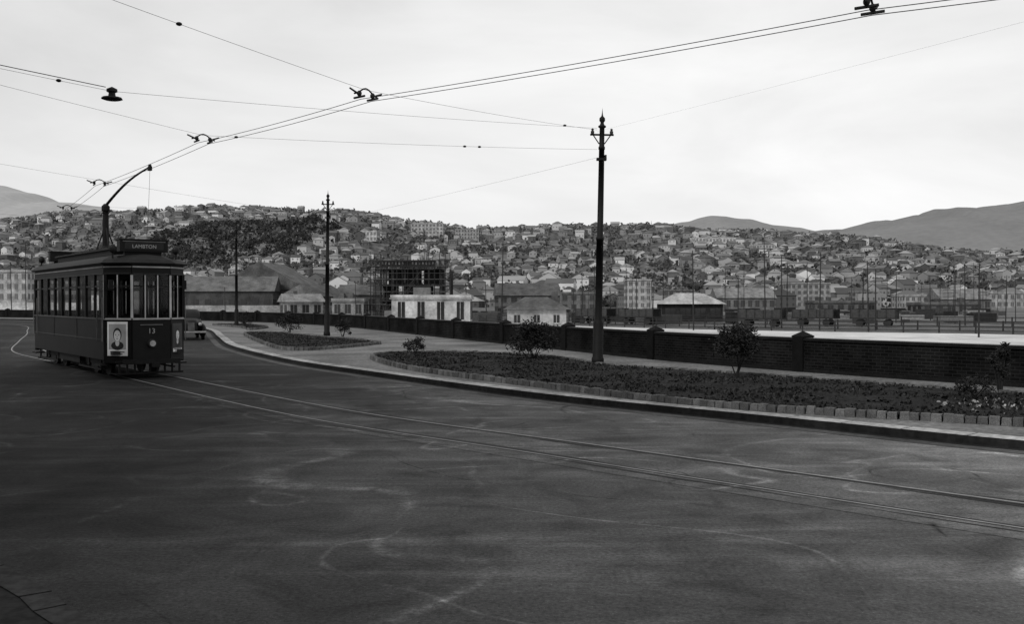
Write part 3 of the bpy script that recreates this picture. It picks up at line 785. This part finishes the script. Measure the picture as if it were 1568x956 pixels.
for k in range(9):
    z=1.2+k*1.25
    for yy in (-D/2-1.4,-D/2-.5): g.bar((-W/2-2,yy-.08,z+U(-.1,.1)),(W/2+U(1,2),yy-.08,z+U(-.1,.1)),.06,.06,5,.04)
    if k%2: 
        for s in range(4): g.box((-W/2+s*4+U(-.3,.3),-D/2-.95,z+.08),(3.7,.8,.07),U(-.02,.02),U(.06,.16))
for k in range(12):
    x=U(-W/2,W/2-3);z=U(.5,7); g.bar((x,-D/2-1.5,z),(x+U(1.5,3),-D/2-1.5,z+U(2,3.5)),.05,.05,5,.04)
for i in range(10): 
    g.bar((W/2+1.5,-D/2+i*1.1,0),(W/2+1.5,-D/2+i*1.1,U(8,11)),.06,.05,5,.03); g.bar((-W/2-1.2,-D/2+i*1.1,0),(-W/2-1.2,-D/2+i*1.1,U(7,11)),.06,.05,5,.03)
for k in range(7): g.bar((W/2+1.5,-D/2,1.2+k*1.3),(W/2+1.5,D/2,1.2+k*1.3),.05,.05,5,.03)
for k in range(9): g.box((U(-W/2,W/2),U(-D/2,D/2),9.7+U(.1,.4)),(U(.5,3),U(.2,.6),U(.2,.8)),U(-.3,.3),U(.04,.12))
g.obj('scaffolding',[M_wood],root)
g=MB(); g.box((-.6,-D/2-.2,10.7),(11.0,.15,1.3),0,.02)
for i in range(16):
    if i in (7,8): continue
    g.box((-5.6+i*.67,-D/2-.29,10.7),(.28,.04,.5),0,.18); g.box((-5.6+i*.67,-D/2-.33,10.7+.1*(i%3-1)),(.12,.04,.2),0,.03)
for i in range(5): g.bar((-5.6+i*2.5,-D/2+.2,9.7),(-5.6+i*2.5,-D/2-.05,11.9),.06,.06,5,.03)
g.obj('rooftop_sign',[M_wood],root)
# ---------------------------------------------------------------- quay / yard
outer=spline([(75,52),(60,70),(47,91),(16,113),(-22,175),(-60,232),(-120,280)],2)
na=160; A=resample(wallP,na); B=resample(outer,na)
g=MB(); strip(g,A,B,-.994,.46); g.obj('quay_road',[vc('quay_concrete',.9,.2,.08,0,.1,fine=.15,finescale=.5)])
def fence(name,path,h,sp,z=-1,rails=3,col=.03,r=.05):
    g=MB(); P=resample(path,max(2,int(plen(path)/sp)))
    for p in P: g.box((p.x,p.y,z+h/2),(.12,.12,h),0,col)
    for k in range(rails):
        zz=z+h*(k+1)/rails-.08
        for a,b in zip(P,P[1:]): g.bar((a.x,a.y,zz),(b.x,b.y,zz),r,r,4,col,0,False)
    g.obj(name,[M_wood])
fence('railing_fence',outer,1.1,3.2,rails=3)
fence('railing_fence',offset(outer,-9),1.1,4,rails=2)
fence('railing_fence',spline([(90,95),(60,120),(22,140),(-5,175)],2),1.2,4,rails=2)
g=MB(); strip(g,B,resample(offset(outer,-38),na),-.990,.07); g.obj('railway_yard_ground',[M_paving])
g=MB()
for o in (-12,-13.1,-18,-19.1,-24,-25.1): strip(g,offset(outer,o),offset(outer,o-.12),-.95,.3)
g.obj('railway_lines',[M_metal])
g=MB(); g.box((-98,182,.9),(44,.4,1.9),.25,.4); g.obj('white_wall',[M_matte])
g=MB(); g.box((-62,205,.3),(50,.4,1.9),.15,.22); g.obj('concrete_wall',[M_matte])
def ypole(b,y,ytop,arm=0,r=.11):
    x=b*y; h=(ytop)*y/1500+2.1+1
    root=empty('yard_lamp_pole' if arm else 'mast_pole',(x,y,-1)); g=MB()
    g.bar((0,0,0),(U(-.2,.2),0,h),r,r*.55,7,.03)
    if arm==1: g.bar((0,0,h-.4),(1.1,0,h-.1),.04,.04,5,.03); g.lathe((1.1,0,h-.4),[(.28,0),(.1,.2),(.05,.3)],8,.04); g.bar((-.4,0,h-1),(.4,0,h-1),.05,.05,4,.03)
    if arm==2:
        for k in range(3): g.bar((-.9,0,h-.3-.6*k),(.9,0,h-.3-.6*k),.05,.05,4,.03)
    g.obj('shaft',[M_wood],root)
for px,d,yt,a in ((768,108,92,1),(822,112,10,0),(880,130,18,0),(892,150,42,0),(935,140,22,0),(975,170,46,1),(1000,120,30,0),(1062,105,78,1),(1130,125,40,0),(1172,112,92,2),(1197,112,70,2),(1205,150,58,0),(1255,105,76,1),(1320,120,50,0),(1330,100,62,0),(1341,104,50,1),(1372,140,40,0),(1425,160,40,0),(1460,150,36,0),(1478,125,58,0),(1499,84,58,1),(1540,140,40,0),(745,150,30,0),(715,140,25,0),(545,180,30,0),(500,200,25,0),(690,155,35,0),(40,140,90,1),(18,170,60,0),(345,150,22,0),(1015,150,35,0),(1110,160,50,0),(1236,170,60,0)):
    ypole((px-784)/1500,d,yt,a,.085)
for i in range(24): ypole(U(.02,.52),U(130,260),U(15,60),random.choice([0,0,0,2]),.07)
g=MB()
for i in range(170):
    b=U(-.12,.5); y=U(132,260); x=b*y
    g.box((x,y,-1+U(.3,.9)),(U(.6,5),U(1,3),U(.6,2.0)),U(-.5,.5),random.choice([.02,.03,.05,.08,.12,.2]))
g.obj('yard_stacks',[M_wood])
def wagon(b,y,rz):
    r=empty('railway_wagon',(b*y,y,-.95),rz); g=MB(); g.box((0,0,1.0),(5.4,2.2,.18),0,.03); g.box((0,0,1.55),(5.3,2.1,.95),0,.05)
    for s in(-1.6,1.6):
        for t in (-.75,.75): g.bar((s,t-.06,.45),(s,t+.06,.45),.45,.45,14,.03)
    for k in range(6): g.box((-2.6+k*1.04,0,1.55),(.1,2.2,1.0),0,.03)
    g.obj('body',[M_wood],r)
for b,y in ((.085,135),(.13,131),(.255,118),(.31,122),(.37,119),(.10,150)): wagon(b,y,U(-.7,-.5))
# ---------------------------------------------------------------- light
EL=42; az=math.atan2(-.8,-.6)
sd=Vector((math.cos(az)*math.cos(math.radians(EL)),math.sin(az)*math.cos(math.radians(EL)),math.sin(math.radians(EL))))
sl=bpy.data.lights.new('sun','SUN'); sl.energy=2.1; sl.angle=math.radians(14); sl.color=(1,.99,.975)
so=bpy.data.objects.new('sun',sl); scene.collection.objects.link(so); so.rotation_euler=sd.to_track_quat('Z','Y').to_euler()
W=bpy.data.worlds.new('World'); scene.world=W; W.use_nodes=True; n=W.node_tree.nodes; l=W.node_tree.links
bg=n['Background']; bg.inputs['Strength'].default_value=.1
sky=n.new('ShaderNodeTexSky'); sky.sky_type='NISHITA'; sky.sun_disc=False; sky.sun_elevation=math.radians(EL); sky.sun_rotation=math.atan2(sd.x,sd.y); sky.air_density=1.2; sky.dust_density=3
bw=n.new('ShaderNodeRGBToBW'); l.new(sky.outputs[0],bw.inputs[0])
tc=n.new('ShaderNodeTexCoord'); mp=n.new('ShaderNodeMapping'); mp.inputs['Scale'].default_value=(1,1,3.2); l.new(tc.outputs['Generated'],mp.inputs[0])
nz=n.new('ShaderNodeTexNoise'); nz.inputs['Scale'].default_value=2.4; nz.inputs['Detail'].default_value=8; nz.inputs['Distortion'].default_value=.4; nz.inputs['Roughness'].default_value=.55; l.new(mp.outputs[0],nz.inputs['Vector'])
def MR(s,a,b,c,d):
    r=n.new('ShaderNodeMapRange'); r.inputs['From Min'].default_value=a; r.inputs['From Max'].default_value=b; r.inputs['To Min'].default_value=c; r.inputs['To Max'].default_value=d; l.new(s,r.inputs['Value']); return r.outputs[0]
def MUL(a,b):
    x=n.new('ShaderNodeMath'); x.operation='MULTIPLY'; l.new(a,x.inputs[0]); l.new(b,x.inputs[1]); return x.outputs[0]
sx=n.new('ShaderNodeSeparateXYZ'); l.new(tc.outputs['Generated'],sx.inputs[0])
cl=MUL(MUL(MR(nz.outputs['Fac'],.32,.68,9.0,11.2),MR(sx.outputs['X'],-.6,.1,.82,1.0)),MR(sx.outputs['Z'],.12,.5,1.0,.80))
mx=n.new('ShaderNodeMix'); mx.data_type='FLOAT'; mx.inputs[0].default_value=.88
l.new(bw.outputs[0],mx.inputs[2]); l.new(cl,mx.inputs[3])
cc=n.new('ShaderNodeCombineColor')
for i in range(3): l.new(mx.outputs[0],cc.inputs[i])
l.new(cc.outputs[0],bg.inputs['Color'])
# ---------------------------------------------------------------- camera
cd=bpy.data.cameras.new('camera'); cam=bpy.data.objects.new('camera',cd); scene.collection.objects.link(cam)
cd.sensor_width=36; cd.lens=36*1500/1568; cd.clip_end=20000; cd.clip_start=.1
cam.location=(0,0,2.1); cam.rotation_euler=(math.radians(90-.62),0,0)
scene.camera=cam
scene.view_settings.view_transform='Standard'; scene.view_settings.look='None'; scene.view_settings.exposure=0
